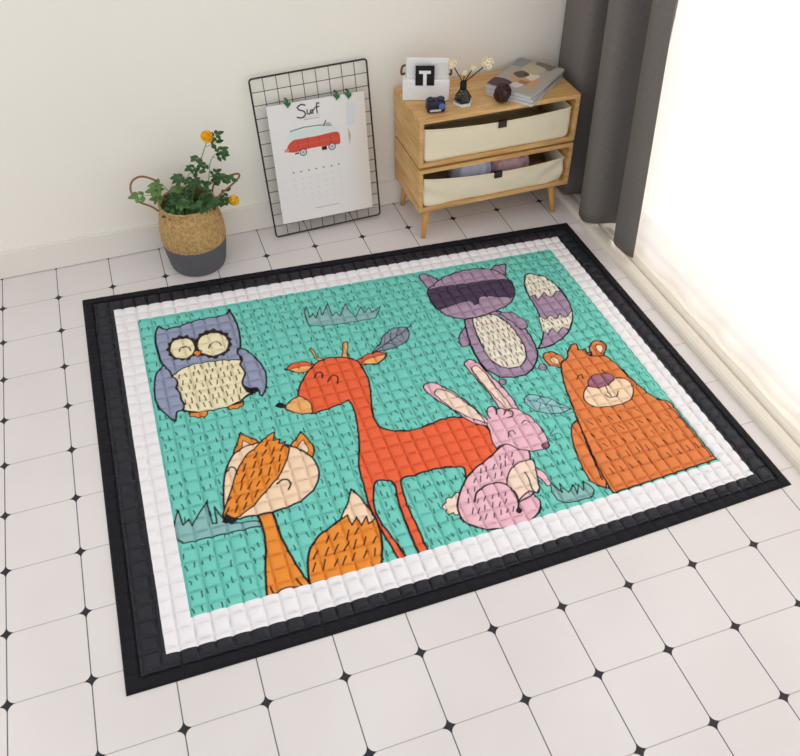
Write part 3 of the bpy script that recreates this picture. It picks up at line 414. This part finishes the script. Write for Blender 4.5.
# folded clothes showing over the lower drawer
def cloth_lump(name,lab,cx,cy,cz,rx,ry,rz_,col,seed):
    r=random.Random(seed); bm=bmesh.new(); bmesh.ops.create_icosphere(bm,subdivisions=4,radius=1)
    a=[r.uniform(0,6) for _ in range(6)]
    for v in bm.verts:
        p=v.co; q=1+.10*math.sin(9*p.x+a[0]+3*p.y)+.07*math.sin(14*p.x+a[1]-5*p.z)+.05*math.sin(11*p.y+a[2])
        p.x=math.copysign(abs(p.x)**.6,p.x)*rx; p.y=math.copysign(abs(p.y)**.7,p.y)*ry*q; p.z=math.copysign(abs(p.z)**.7,p.z)*rz_*q
    o=obj(name,bm,mat(name+'_fabric',col,.9,0,.3,200,.12,40),None,True,loc=(cx,cy,cz)); tag(o,lab,'cloth'); return o
cloth_lump('folded_shirt','pale blue-grey folded cloth inside the lower fabric drawer, left of the pink one',1.66,1.80,.222,.085,.06,.060,(206,208,232),3)
cloth_lump('folded_shirt','dusty pink folded cloth inside the lower fabric drawer, right of the blue one',1.83,1.80,.224,.085,.06,.058,(206,170,176),5)

# ---------------------------------------------------------------- things on the oak box
TZ=.527
whitep=mat('white_card',(238,238,236),.5); blackp=mat('black_ink',(22,20,22),.6); brown=mat('brown_clip',(110,62,38),.5)
dc=thing('desk_calendar','white desk calendar showing a black square with a white letter T on the oak box','calendar',(1.485,1.845,TZ),math.radians(-20))
b=bmesh.new(); box(b,-.088,.088,-.012,.03,.0005,.082,.005); obj('holder',b,whitep,dc)
b=bmesh.new(); box(b,-.074,.084,.004,.012,.082,.158,.002); obj('card',b,whitep,dc)
obj('date_card',B(.018,.083,-.0005,.0035,.0825,.142,.0008),mat('date_paper',(226,224,222),.6),dc)
lt=obj('letter_tile',B(-.040,.030,-.0145,-.0125,.062,.138,.0004),blackp,dc)
b=bmesh.new(); box(b,-.0265,.0165,-.0165,-.0147,.108,.1195); box(b,-.0115,.0015,-.0165,-.0147,.0625,.1081); obj('letter_t',b,mat('white_ink',(240,240,238),.6),lt)
for sx in (-1,1):
    b=bmesh.new(); tube(b,cr([(sx*.078,.008,.100),(sx*.090,.002,.098),(sx*.092,-.004,.112),(sx*.088,0,.128),(sx*.078,.008,.130)],5),.0042,8); obj('ring_clip',b,brown,dc,True)
# navy trinket box
tb=thing('trinket_box','small dark navy rounded box in front of the T calendar','box',(1.488,1.752,TZ),math.radians(-8))
b=bmesh.new(); box(b,-.034,.034,-.024,.024,.0005,.044,.009,4); obj('body',b,mat('navy_gloss',(30,32,48),.25),tb,True)
b=bmesh.new(); 
for x in (-.018,.020): lathe(b,[(.014,.0425),(.014,.048),(.010,.0515),(.004,.052)],20,x,0)
obj('top_knob',b,mat('knob_gloss',(40,48,74),.2),tb,True)
obj('pale_strip',B(-.026,.016,-.0262,-.0242,.008,.016,.0006),mat('pale_marking',(200,190,188),.6),tb)
b=bmesh.new(); lathe(b,[(.012,-.002),(.012,.0015),(.008,.003)],20); o=obj('blue_disc',b,mat('blue_glass',(70,110,180),.2),tb,True,loc=(.0195,-.0245,.026),rot=(PI/2,0,0))
# reed diffuser
df=thing('reed_diffuser','faceted glass reed diffuser with black collar, black reeds and cream flowers','diffuser',(1.603,1.768,TZ))
b=bmesh.new(); lathe(b,[(.036,.0005),(.038,.006),(.030,.010)],6); obj('base_plate',b,mat('pearl_base',(226,228,218),.3),df)
gl=mat('bottle_glass',(214,220,214),.05,0,trans=1,ior=1.3)
b=bmesh.new(); lathe(b,[(.026,.0105),(.034,.022),(.018,.048),(.010,.056)],6); obj('bottle',b,gl,df)
edge=bmesh.new(); 
for k in range(6):
    a=2*PI*k/6; d=(math.cos(a),math.sin(a)); tube(edge,[(d[0]*.0265,d[1]*.0265,.0105),(d[0]*.0345,d[1]*.0345,.022),(d[0]*.0185,d[1]*.0185,.048),(d[0]*.0105,d[1]*.0105,.056)],.0014,6)
obj('edge_strip',edge,mat('dark_lead',(34,36,34),.4),df)
b=bmesh.new(); lathe(b,[(.020,.0108),(.027,.020),(.024,.026)],6); obj('liquid',b,mat('dark_oil',(30,34,30),.15),df)
b=bmesh.new(); lathe(b,[(.010,.0565),(.0125,.060),(.0125,.084),(.009,.088)],20); obj('collar',b,blackp,df,True)
def bloom(name,c,r,parent,seed,n=26,col=(248,236,206),m=None):
    rr=random.Random(seed); bm=bmesh.new()
    for k in range(n):
        ph_=math.acos(1-2*(k+.5)/n); th=k*2.399963
        d=Vector((math.sin(ph_)*math.cos(th),math.sin(ph_)*math.sin(th),math.cos(ph_))); 
        u=d.cross(Vector((.3,.2,1))).normalized(); v=d.cross(u); s=r*.5
        o=Vector(c)+d*r*.62; w_=[]
        for q,(a,e) in enumerate(((-1,0),(-.5,.9),(.5,.9),(1,0),(.5,-.9),(-.5,-.9))): w_.append(bm.verts.new(o+u*a*s+v*e*s+d*(rr.uniform(.05,.4)*r)))
        ce=bm.verts.new(o-d*.12*r)
        for q in range(6): bm.faces.new((ce,w_[q],w_[(q+1)%6]))
    bmesh.ops.create_icosphere(bm,subdivisions=2,radius=r*.66,matrix=Matrix.Translation(c))
    return obj(name,bm,m,parent,True)
cream=mat('cream_petal',(250,238,208),.8)
for (x,y,z),r in (((-.050,-.004,.163),.0165),((.006,.01,.116),.011),((.040,.01,.128),.011),((.098,.010,.137),.023)):
    b=bmesh.new(); tube(b,[(0,0,.080),(x*.55,y*.55,.080+(z-.08)*.55),(x*.93,y*.93,.08+(z-.08)*.93)],.0021,7); rd=obj('reed',b,blackp,df,True)
    bloom('flower',(x,y,z),r,rd,int(abs(x)*1e4),m=cream)
# dark woven ball
b=bmesh.new(); bmesh.ops.create_icosphere(b,subdivisions=4,radius=.031)
for k in range(7):
    ax=Vector((math.sin(k*1.7),math.cos(k*2.3),math.sin(k*.9+1))).normalized(); u=ax.orthogonal().normalized(); v=ax.cross(u)
    tube(b,[u*.0325*math.cos(2*PI*i/36)+v*.0325*math.sin(2*PI*i/36) for i in range(36)],.0028,6,closed=True)
o=obj('wicker_ball',b,mat('dark_rattan',(60,34,34),.5,0,.3,60,.2,80),None,True,loc=(1.748,1.733,TZ+.0355)); tag(o,'dark brown woven ball in front of the magazines','ball')

# magazines
def canvas_slab(name,cvs,w,h,m,parent,loc=(0,0,0),th=.0006,res=.002,curl=None):
    ns,nt_=int(w/res)+1,int(h/res)+1; s,t=np.meshgrid(np.linspace(0,w,ns),np.linspace(0,h,nt_))
    z=np.zeros_like(s) if curl is None else curl(s,t)
    V=np.stack([s,t,z+th],-1).reshape(-1,3); V2=V.copy(); V2[:,2]-=th; n=ns*nt_
    i,j=np.meshgrid(np.arange(ns-1),np.arange(nt_-1)); q=(j*ns+i).ravel(); F1=np.stack([q,q+1,q+1+ns,q+ns],-1); F2=F1[:,::-1]+n
    rim=[k for k in range(ns)]+[k*ns+ns-1 for k in range(1,nt_)]+[(nt_-1)*ns+k for k in range(ns-2,-1,-1)]+[k*ns for k in range(nt_-2,0,-1)]
    F3=[(rim[k]+n,rim[(k+1)%len(rim)]+n,rim[(k+1)%len(rim)],rim[k]) for k in range(len(rim))]
    me=bpy.data.meshes.new(name); me.from_pydata(np.concatenate([V,V2]).tolist(),[],F1.tolist()+F2.tolist()+F3); me.update()
    c=cvs.sample(s.ravel()*1000,t.ravel()*1000); c=np.concatenate([c,c]); ca=me.color_attributes.new('Col','FLOAT_COLOR','POINT')
    ca.data.foreach_set('color',np.concatenate([c,np.ones((len(c),1))],1).astype(np.float32).ravel())
    me.materials.append(m); o=bpy.data.objects.new(name,me); C.objects.link(o); o.parent=parent; o.location=loc; return o
paper_attr=attr_mat('printed_paper',.45,0)
pagem=mat('page_edges',(220,220,222),.7,0,.8,400,.08,300,stretch=(1,1,30))
def cover(seed,base,blobs,w=290,h=205):
    c=Canvas(w,h,1.5,base)
    for col,pts in blobs: c.fill(smooth_pts(pts,True),col)
    return c
mc1=cover(1,(196,190,184),[((150,146,150),[(10,10),(120,20),(110,80),(20,90)])])
mc2=cover(2,(178,170,158),[((84,58,62),[(6,120),(70,118),(76,190),(10,198)]),((206,160,118),[(60,20),(150,40),(200,120),(110,150),(70,100)]),((226,214,196),[(120,60),(170,50),(190,90),(140,100)]),
  ((70,64,58),[(0,196),(290,196),(290,206),(0,206)]),((120,112,104),[(230,40),(282,30),(286,120),(250,110)]),((96,84,74),[(120,110),(160,90),(180,130),(140,150)]),((196,182,150),[(170,70),(240,60),(250,130),(190,140)]),((60,54,50),[(150,98),(168,95),(166,112),(152,112)]),((214,210,202),[(40,80),(75,70),(80,108),(45,112)]),((150,146,146),[(210,150),(285,140),(285,200),(200,200)]),((170,120,90),[(75,60),(110,62),(104,100),(80,95)])])
mags=[('bottom magazine of the pile on the oak box, pale cover mostly hidden',(1.838,1.655),40,.0005,.012,mc1,(210,208,206),.285,.195),('middle magazine of the pile on the oak box, grey-white page edges',(1.842,1.662),43,.0130,.010,mc1,(230,230,232),.28,.195),
 ('top magazine of the pile with brown and beige picture cover',(1.834,1.668),37,.0236,.012,mc2,(224,226,230),.283,.195)]
for lab,(mx_,my_),rz,z0,th,cc,pc,mw,mh in mags:
    t=thing('magazine',lab,'magazine',(mx_,my_,TZ+z0),math.radians(rz),None)
    b=bmesh.new(); box(b,0.001,mw-.001,.001,mh-.001,0,th-.0012); obj('pages',b,pagem,t)
    canvas_slab('cover',cc,mw,mh,paper_attr,t,(0,0,th-.0011),.0008,.003)

# ---------------------------------------------------------------- wire rack and wall calendar
ang=math.acos(.074/math.hypot(.074,.65))
rk=thing('wire_grid_rack','black wire grid rack leaning against the back wall behind the red van calendar','rack',(.853,1.916,.0045)); rk.matrix_basis=Matrix.Translation((.866,1.907,.0045))@Matrix.Rotation(ang,4,'X')@Matrix.Rotation(math.radians(1.5),4,'Z')
steel=mat('black_steel',(62,58,54),.5,.2)
RW,RH=.447,.645
b=bmesh.new(); c=.012; fp_=[]
for ox,oy,a0 in ((RW-c,c,-90),(RW-c,RH-c,0),(c,RH-c,90),(c,c,180)):
    for k in range(6): a=math.radians(a0+k*18); fp_.append((ox+c*math.cos(a),oy+c*math.sin(a),0))
tube(b,fp_,.0036,8,closed=True); obj('outer_frame',b,steel,rk,True)
for k in range(1,9): b=bmesh.new(); tube(b,[(RW*k/9,0,0),(RW*k/9,RH,0)],.0014,6); obj('upright_wire',b,steel,rk,True)
for k in range(1,13): b=bmesh.new(); tube(b,[(0,RH*k/13,.0024),(RW,RH*k/13,.0024)],.0014,6); obj('cross_wire',b,steel,rk,True)
RB=Vector((.853,1.909,.0045))
cw,ch=.379,.484
cc=Canvas(cw*1000,ch*1000,1.0,(238,234,232))
def U(l): return [((u-.853-.047)*1000,(v-.054)*1000) for u,v in l]
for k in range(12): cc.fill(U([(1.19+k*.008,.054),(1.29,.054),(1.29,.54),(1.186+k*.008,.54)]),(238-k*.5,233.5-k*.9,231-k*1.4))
cc.fill(U([(1.205,.504),(1.24,.499),(1.231,.416),(1.199,.417)]),(220,226,229)); cc.fill(U([(1.205,.406),(1.213,.375),(1.206,.335),(1.203,.37)]),(200,180,130))
cc.fill(smooth_pts(U([(.957,.394),(.970,.4235),(1.06,.428),(1.148,.425),(1.164,.395),(1.07,.392)]),True),(222,232,230))
cc.fill(smooth_pts(U([(.952,.352),(.962,.377),(.984,.394),(1.08,.396),(1.164,.396),(1.167,.350),(1.15,.347),(1.06,.352),(.985,.345)]),True),(216,84,66))
cc.fill(U([(.945,.352),(.962,.350),(.965,.362),(.948,.364)]),(206,150,140))
for x_ in (1.0,1.04,1.085,1.13): cc.stroke(U([(x_,.392),(x_+.002,.352)]),.7,(150,50,44))
cc.stroke(U([(1.0,.372),(1.16,.374)]),1.0,(226,110,90))
for x_,y_ in ((1.018,.3405),(1.134,.343)):
    o_=U([(x_,y_)])[0]
    for r_,cl in ((15,(44,40,44)),(11.5,(214,214,216)),(5,(160,160,166))): cc.fill([(o_[0]+r_*math.cos(a*.3),o_[1]+r_*math.sin(a*.3)) for a in range(21)],cl)
cc.fill(U([(.984,.338),(1.0,.336),(1.0,.344),(.985,.342)]),(40,34,36)); cc.fill(U([(1.093,.335),(1.112,.335),(1.113,.350),(1.092,.350)]),(70,30,30))
cc.stroke(U([(.978,.430),(1.03,.438),(1.09,.436),(1.14,.428)]),2.0,(60,130,110)); cc.stroke(U([(1.108,.432),(1.12,.450)]),2,(50,100,84)); cc.stroke(U([(1.112,.440),(1.135,.436)]),1.6,(50,100,84))
# brush lettering
ink=(46,42,46)
for P_2,r_ in (([(1.046,.521),(1.032,.526),(1.016,.517),(1.020,.508),(1.040,.498),(1.044,.485),(1.028,.475),(1.012,.480)],2.2),([(1.052,.503),(1.052,.487),(1.060,.484),(1.066,.500),(1.067,.485)],1.9),([(1.072,.500),(1.073,.485),(1.073,.494),(1.081,.503)],1.9),([(1.100,.520),(1.092,.522),(1.089,.508),(1.090,.484)],2.0),([(1.083,.506),(1.099,.508)],1.7)):
    cc.stroke(smooth_pts(U(P_2),False),r_*1.25,ink)
for k in range(9): cc.stroke(U([(1.036+k*.007,.466),(1.040+k*.007,.467)]),1.1,(120,116,118))
cc.stroke(U([(1.02,.4735),(1.10,.476)]),.6,(120,116,118))
for k,(x_,y_) in enumerate([(.9694,.2644),(.9997,.264),(1.0312,.2645),(1.0619,.2646),(1.0912,.2656),(1.1235,.2649),(1.1531,.2664)]): cc.stroke(U([(x_-.001,y_),(x_+.001,y_)]),2.6,(74,70,74))
for r__ in range(5):
    for k in range(7): cc.stroke(U([(.969+k*.0306,.236-r__*.024),(.973+k*.0306,.236-r__*.024)]),1.2,(206,202,202))
for k in range(16): cc.stroke(U([(1.042+k*.0062,.0975),(1.045+k*.0062,.0985)]),1.2,(140,134,138))
cal=thing('wall_calendar','white hanging calendar printed with a red van under brush lettering, clipped to the wire rack','calendar',tuple(RB+Matrix.Rotation(ang,3,'X')@Vector((.047,.056,.0055)))); cal.matrix_basis=Matrix.Translation(cal.location)@Matrix.Rotation(ang,4,'X')@Matrix.Rotation(math.radians(.4),4,'Z')
b=bmesh.new(); box(b,.0006,cw-.0006,.001,ch-.001,0,.0065); obj('back_pages',b,pagem,cal)
canvas_slab('front_page',cc,cw,ch,attr_mat('calendar_paper',.6,0),cal,(0,0,.0068),.0006,.0016,lambda s,t:.0005*np.sin(s*9))
# green clips
gm=mat('green_clip',(40,110,62),.45)
for lab,(u_,v_) in (('green leaf-shaped clip at the left of the calendar top','a'),('green leaf-shaped clip in the middle, left one of the close pair','b'),('green leaf-shaped clip nearest the top right of the calendar','c')) and (('green cactus-shaped clip alone at the top left of the van calendar',(.9762,.553)),('green cactus-shaped clip, left one of the close pair on the calendar',(1.1665,.553)),('green cactus-shaped clip nearest the right end of the calendar top',(1.2122,.551))):
    t=thing('paper_clip',lab,'clip',tuple(RB+Matrix.Rotation(ang,3,'X')@Vector((u_-.853,v_-.012,.0137))),0,'green clips on the calendar'); t.rotation_euler=(ang,0,0)
    b=bmesh.new(); pr_=[(0,-.018),(.005,-.010),(.012,-.007),(.012,.004),(.0085,.004),(.008,-.001),(.005,0),(.005,.014),(0,.018),(-.005,.014),(-.005,.004),(-.009,.006),(-.009,.012),(-.0125,.012),(-.012,.001),(-.006,-.006)]
    a=[b.verts.new((x,y,0)) for x,y in pr_]; f=b.faces.new(a); r_=bmesh.ops.extrude_face_region(b,geom=[f]); bmesh.ops.translate(b,verts=[v for v in r_['geom'] if isinstance(v,bmesh.types.BMVert)],vec=(0,0,.004)); obj('jaw',b,gm,t)
    b=bmesh.new(); tube(b,[(-.006,.017,.0025),(-.006,.017,-.0115)],.0018,6); tube(b,[(.0,.017,-.011),(.0,-.010,-.0125)],.0018,6); tube(b,[(-.006,.017,-.011),(.0,.017,-.011)],.0018,6); obj('spring',b,steel,t)

# ---------------------------------------------------------------- basket and rose
BX,BY=.540,1.852
bk=thing('belly_basket','woven seagrass basket with dark grey lower half and two looped handles','basket',(BX,BY,0))
def weave_mat():
    m=mat('seagrass',(206,166,108),.8); nt=m.node_tree; n=nt.nodes; l=nt.links; b=n['Principled BSDF']
    tc=n.new('ShaderNodeTexCoord'); no=n.new('ShaderNodeTexNoise'); no.inputs['Scale'].default_value=90; l.new(tc.outputs['Object'],no.inputs['Vector'])
    r=n.new('ShaderNodeValToRGB'); r.color_ramp.elements[0].position=.35; r.color_ramp.elements[0].color=L4((168,130,80)); r.color_ramp.elements[1].position=.65; r.color_ramp.elements[1].color=L4((202,166,112))
    l.new(no.outputs['Fac'],r.inputs[0]); l.new(r.outputs[0],b.inputs['Base Color']); return m
wv=weave_mat()
def bprof(z):
    K=[(0,.100),(.012,.106),(.03,.110),(.08,.117),(.12,.121),(.15,.122),(.19,.119),(.22,.112),(.255,.104),(.278,.102)]
    for (a,ra),(b_,rb_) in zip(K,K[1:]):
        if z<=b_: u=(z-a)/(b_-a); u=u*u*(3-2*u)*.5+u*.5; return ra+(rb_-ra)*u
    return K[-1][1]
def wall(z0,z1,amp,name,m,nz,thick=.004,na=180):
    bm=bmesh.new(); R1=[];R2=[]
    for j in range(nz+1):
        z=z0+(z1-z0)*j/nz; a=[];c=[]
        for k in range(na):
            th=2*PI*k/na; wve=amp*math.sin(th*45+ (PI if int(z/.0075)%2 else 0))*abs(math.sin(PI*z/.0075))+amp*.6*math.sin(PI*z/.0075)**2
            r=bprof(z)+wve; a.append(bm.verts.new((r*math.cos(th),r*math.sin(th),z))); c.append(bm.verts.new(((bprof(z)-thick)*math.cos(th),(bprof(z)-thick)*math.sin(th),z)))
        R1.append(a);R2.append(c)
    for R,fl in ((R1,0),(R2,1)):
        for a,c in zip(R,R[1:]):
            for k in range(na): bm.faces.new((a[k],a[(k+1)%na],c[(k+1)%na],c[k]))
    for j in (0,-1):
        for k in range(na): bm.faces.new((R1[j][k],R1[j][(k+1)%na],R2[j][(k+1)%na],R2[j][k]))
    return obj(name,bm,m,bk,True)
wall(.118,.276,.0016,'woven_body',wv,66)
greyw=mat('grey_dyed_weave',(98,97,102),.85,0,.4,150,.08,60)
lower=wall(.001,.118,.0008,'grey_base',greyw,40); obj('bottom_disc',lathe(bmesh.new(),[(.095,.001),(.095,.006)],48),greyw,bk)
b=bmesh.new(); tube(b,[(0.1015*math.cos(2*PI*k/64),0.1015*math.sin(2*PI*k/64),.277+.0012*math.sin(k*1.6)) for k in range(64)],.0048,8,closed=True); obj('rim',b,wv,bk,True)
for pts in ([(-.108,-.02,.27),(-.128,-.025,.296),(-.168,-.022,.325),(-.186,0,.354),(-.176,.018,.384),(-.142,.024,.396),(-.104,.022,.380),(-.088,.03,.352),(-.098,.045,.275)],
            [(.106,-.022,.27),(.128,-.024,.296),(.176,-.014,.322),(.206,.004,.335),(.205,.020,.342),(.16,.030,.330),(.118,.034,.312),(.102,.036,.275)]):
    b=bmesh.new(); tube(b,cr(pts,8),.0038,8)
    obj('handle',b,mat('rope_handle',(140,104,66),.8,0,.6,200,.15,200),bk,True)
# rose plant in the basket
rp=thing('rose_plant','leafy rose bush with two yellow blooms growing out of the seagrass basket','plant',(BX,BY,.205))
potm=mat('dark_pot',(46,40,38),.6)
obj('nursery_pot',lathe(bmesh.new(),[(.070,-.19),(.088,0),(.085,0),(.083,-.012)],40),potm,rp)
obj('soil',lathe(bmesh.new(),[(.081,-.03),(.082,-.010),(.06,-.005),(.02,-.001)],32),mat('soil',(52,38,30),.95,0,1,60,.2,50),rp,True)
leafm=mat('rose_leaf',(54,92,50),.45,0,.2,60,.3,25); leafl=mat('young_leaf',(96,134,70),.45,0,.2,60,.15,25); stemm=mat('green_stem',(92,120,60),.6)
st=bmesh.new(); lf=bmesh.new(); ly=bmesh.new()
def leaf(bm,p,d,nrm,L_,Wd):
    d=d.normalized(); s=d.cross(nrm).normalized(); nn=s.cross(d); prev=None
    K=[(0,.0),(.18,.62),(.42,1),(.68,.78),(.88,.36),(1,0)]
    rows=[]
    for u,wd in K:
        c=p+d*L_*u-nn*(.16*L_*u*u); w_=Wd*wd*.5
        rows.append((bm.verts.new(c+s*w_+nn*.18*w_),bm.verts.new(c-nn*.05*L_),bm.verts.new(c-s*w_+nn*.18*w_)) if wd else (bm.verts.new(c),))
    for a,b_ in zip(rows,rows[1:]):
        if len(a)==1: bm.faces.new((a[0],b_[1],b_[0]));bm.faces.new((a[0],b_[2],b_[1]))
        elif len(b_)==1: bm.faces.new((a[0],a[1],b_[0]));bm.faces.new((a[1],a[2],b_[0]))
        else: bm.faces.new((a[0],a[1],b_[1],b_[0]));bm.faces.new((a[1],a[2],b_[2],b_[1]))
def spray(bm,p,d,n=5,s=1.0):
    # compound rose leaf
    d=d.normalized(); up_=Vector((random.uniform(-.3,.3),-.35,1)).normalized(); side=d.cross(up_).normalized(); e=p+d*.045*s; tube(st,[p,e],.0009,4)
    leaf(bm,e,d,up_,.033*s,.023*s)
    for u in ((.55,1.0) if n==5 else (.7,)):
        for sg in (1,-1): leaf(bm,p+d*.042*s*u,(d*.35+side*sg).normalized(),up_,.029*s,.020*s)
def V_(*a): return Vector(a)
stems=[([(0,0,-.01),(.02,-.01,.08),(.05,-.01,.17),(.085,0,.24),(.115,-.005,.305)],.0024),
 ([(.01,0,-.01),(.04,0,.06),(.09,.0,.12),(.125,-.005,.14),(.165,-.01,.145)],.002),
 ([(.02,0,-.01),(.07,-.01,.05),(.12,-.02,.075),(.168,-.03,.060)],.0018),
 ([(0,0,-.01),(-.03,-.01,.06),(-.05,-.02,.12),(-.07,-.02,.165)],.0018),
 ([(-.01,0,-.01),(-.05,-.01,.07),(-.09,-.01,.12),(-.125,-.01,.13)],.0018),
 ([(0,0,-.01),(.0,-.01,.08),(.01,-.01,.15),(.03,-.01,.19)],.0018),
 ([(.0,-.02,-.01),(-.02,-.04,.06),(-.035,-.06,.09)],.0016),([(.02,-.02,-.01),(.05,-.04,.06),(.065,-.06,.085)],.0016),([(.03,0,-.01),(.08,.0,.09),(.11,.01,.2),(.13,.0,.24)],.0018)]
for pts,r_ in stems:
    q=cr(pts,6); tube(st,q,r_,6,taper=r_*.6)
    N=len(q)
    for k in range(3,N,3 if len(pts)>3 else 2):
        a=random.uniform(0,6.28); young=pts[-1][0]<-.06
        spray(ly if young and random.random()<.75 else lf,q[k],V_(math.cos(a),.75*math.sin(a)-.15,random.uniform(-.1,.5)),5 if random.random()<.7 else 3,random.uniform(.72,1.05))
for k in range(15):
    a=random.uniform(0,6.28); r_=random.uniform(.0,.06); p=V_(r_*math.cos(a),r_*math.sin(a),random.uniform(.035,.10))
    spray(lf,p,V_(math.cos(a),math.sin(a)-.2,random.uniform(-.1,.5)),5,random.uniform(.8,1.05))
# keep foliage off the wall
for bm in (lf,ly,st):
    for v in bm.verts:
        if v.co.y>.125: v.co.y=.125-(v.co.y-.125)*.2
obj('stems',st,stemm,rp,True); obj('foliage',lf,leafm,rp,True); obj('young_foliage',ly,leafl,rp,True)
yel=mat('yellow_petal',(252,196,36),.6,0,0,60,.1,60); yel2=mat('lemon_petal',(250,206,60),.6)
bloom('rose_bloom',(.115,-.005,.318),.021,rp,3,44,m=yel); bloom('rose_bloom',(.170,-.032,.060),.020,rp,4,40,m=yel2)

# ---------------------------------------------------------------- curtains
def curtain(name,path,z0,z1,m,lab,cat,thick=.003,nz=40,flare=0,rip=0,hem=None):
    q=cr([(x,y,0) for x,y in path],8); N=len(q); bm=bmesh.new(); A=[];Bk=[]
    mid=sum((p.y for p in q))/N
    for j in range(nz+1):
        v=j/nz; z=z0+(z1-z0)*v; ra=[];rb=[]
        for i,p in enumerate(q):
            d=(q[min(i+1,N-1)]-q[max(i-1,0)]).normalized(); nrm=V_(-d.y,d.x,0)
            off=rip*(.6*math.sin(i*.35+z*5)+.4*math.sin(i*.17-z*9+2))
            y=p.y+flare*z*max(0,(1.99-p.y)/.73)**1.3; zz=z+(hem(i/N,v) if hem else 0)
            ra.append(bm.verts.new((p.x+nrm.x*off,y+nrm.y*off,zz))); rb.append(bm.verts.new((p.x+nrm.x*(off+thick),y+nrm.y*(off+thick),zz)))
        A.append(ra);Bk.append(rb)
    for G in (A,Bk):
        for a,b in zip(G,G[1:]):
            for i in range(N-1): bm.faces.new((a[i],a[i+1],b[i+1],b[i]))
    for j in (0,nz):
        for i in range(N-1): bm.faces.new((A[j][i],A[j][i+1],Bk[j][i+1],Bk[j][i]))
    for i in (0,N-1):
        for j in range(nz): bm.faces.new((A[j][i],A[j+1][i],Bk[j+1][i],Bk[j][i]))
    o=obj(name,bm,m,None,True); tag(o,lab,cat); return o
greyc=mat('grey_curtain_cloth',(118,111,106),.9,0,.5,300,.06,90)
gp=[(2.112,1.985),(2.100,1.94),(2.092,1.88),(2.092,1.82),(2.110,1.765),(2.185,1.745),(2.215,1.715),(2.205,1.680),(2.13,1.655),(2.090,1.62),(2.078,1.58),(2.084,1.545),(2.115,1.522),(2.180,1.505),(2.215,1.480),(2.195,1.445),(2.150,1.420),(2.125,1.385),(2.118,1.345),(2.124,1.30),(2.140,1.262)]
curtain('blackout_curtain',gp,.034,2.34,greyc,'dark grey linen curtain hanging in deep folds right of the oak boxes','curtain',.004,rip=.002,flare=.085)
sheer=bpy.data.materials.new('sheer_voile'); sheer.use_nodes=True; nt=sheer.node_tree; nt.nodes.clear()
out=nt.nodes.new('ShaderNodeOutputMaterial'); tr=nt.nodes.new('ShaderNodeBsdfTransparent'); tl=nt.nodes.new('ShaderNodeBsdfTranslucent'); di=nt.nodes.new('ShaderNodeBsdfDiffuse')
tl.inputs[0].default_value=L4((251,247,244)); di.inputs[0].default_value=L4((251,247,244)); m1=nt.nodes.new('ShaderNodeMixShader'); m1.inputs[0].default_value=.4; m2=nt.nodes.new('ShaderNodeMixShader'); m2.inputs[0].default_value=.62
nt.links.new(tl.outputs[0],m1.inputs[1]); nt.links.new(di.outputs[0],m1.inputs[2]); nt.links.new(tr.outputs[0],m2.inputs[1]); nt.links.new(m1.outputs[0],m2.inputs[2]); nt.links.new(m2.outputs[0],out.inputs[0])
sp2=[]; y=1.40; k=0
while y>-1.45: sp2.append((2.196+(.006 if k%2 else -.006)+random.uniform(-.003,.003),y)); y-=random.uniform(.06,.16); k+=1
curtain('sheer_curtain',sp2,.0195,2.34,sheer,'white sheer curtain glowing in front of the balcony door','curtain',.0012,30,rip=.003)
rod=thing('curtain_rod','white curtain rod carrying both curtains above the balcony door','curtain rod',(2.16,0,2.37))
b=bmesh.new(); tube(b,[(0,-1.5,0),(0,1.99,0)],.012,14); obj('pole',b,fr,rod,True)
for y in (-1.3,.2,1.7): obj('bracket',B(0.0,.1395,y-.012,y+.012,-.01,.01) ,fr,rod)

# ---------------------------------------------------------------- daylight
wd=bpy.data.worlds.new('daylight'); scene.world=wd; wd.use_nodes=True; bg=wd.node_tree.nodes['Background']; bg.inputs[0].default_value=(.96,.97,1,1); bg.inputs[1].default_value=WORLD
ld=bpy.data.lights.new('window_daylight','AREA'); ld.shape='RECTANGLE'; ld.size=3.0; ld.size_y=2.2; ld.energy=AREA; ld.color=(1,.985,.965)
lo_=bpy.data.objects.new('window_daylight',ld); C.objects.link(lo_); lo_.location=(3.6,.2,1.9); lo_.rotation_euler=(0,math.radians(68),0)
sd=bpy.data.lights.new('sun','SUN'); sd.energy=SUN; sd.angle=math.radians(45); sd.color=(1,.97,.92)
so=bpy.data.objects.new('sun',sd); C.objects.link(so); so.rotation_euler=Vector((2.2,.5,1.25)).to_track_quat('Z','Y').to_euler()

cam=bpy.data.cameras.new('camera'); co=bpy.data.objects.new('camera',cam); C.objects.link(co); scene.camera=co
cam.sensor_fit='HORIZONTAL'; cam.sensor_width=36; cam.lens=843.852*36/800; cam.clip_start=.05
co.location=(.417165,-.977749,2.005438); co.rotation_euler=(.796600,.0044096,-.3314968)
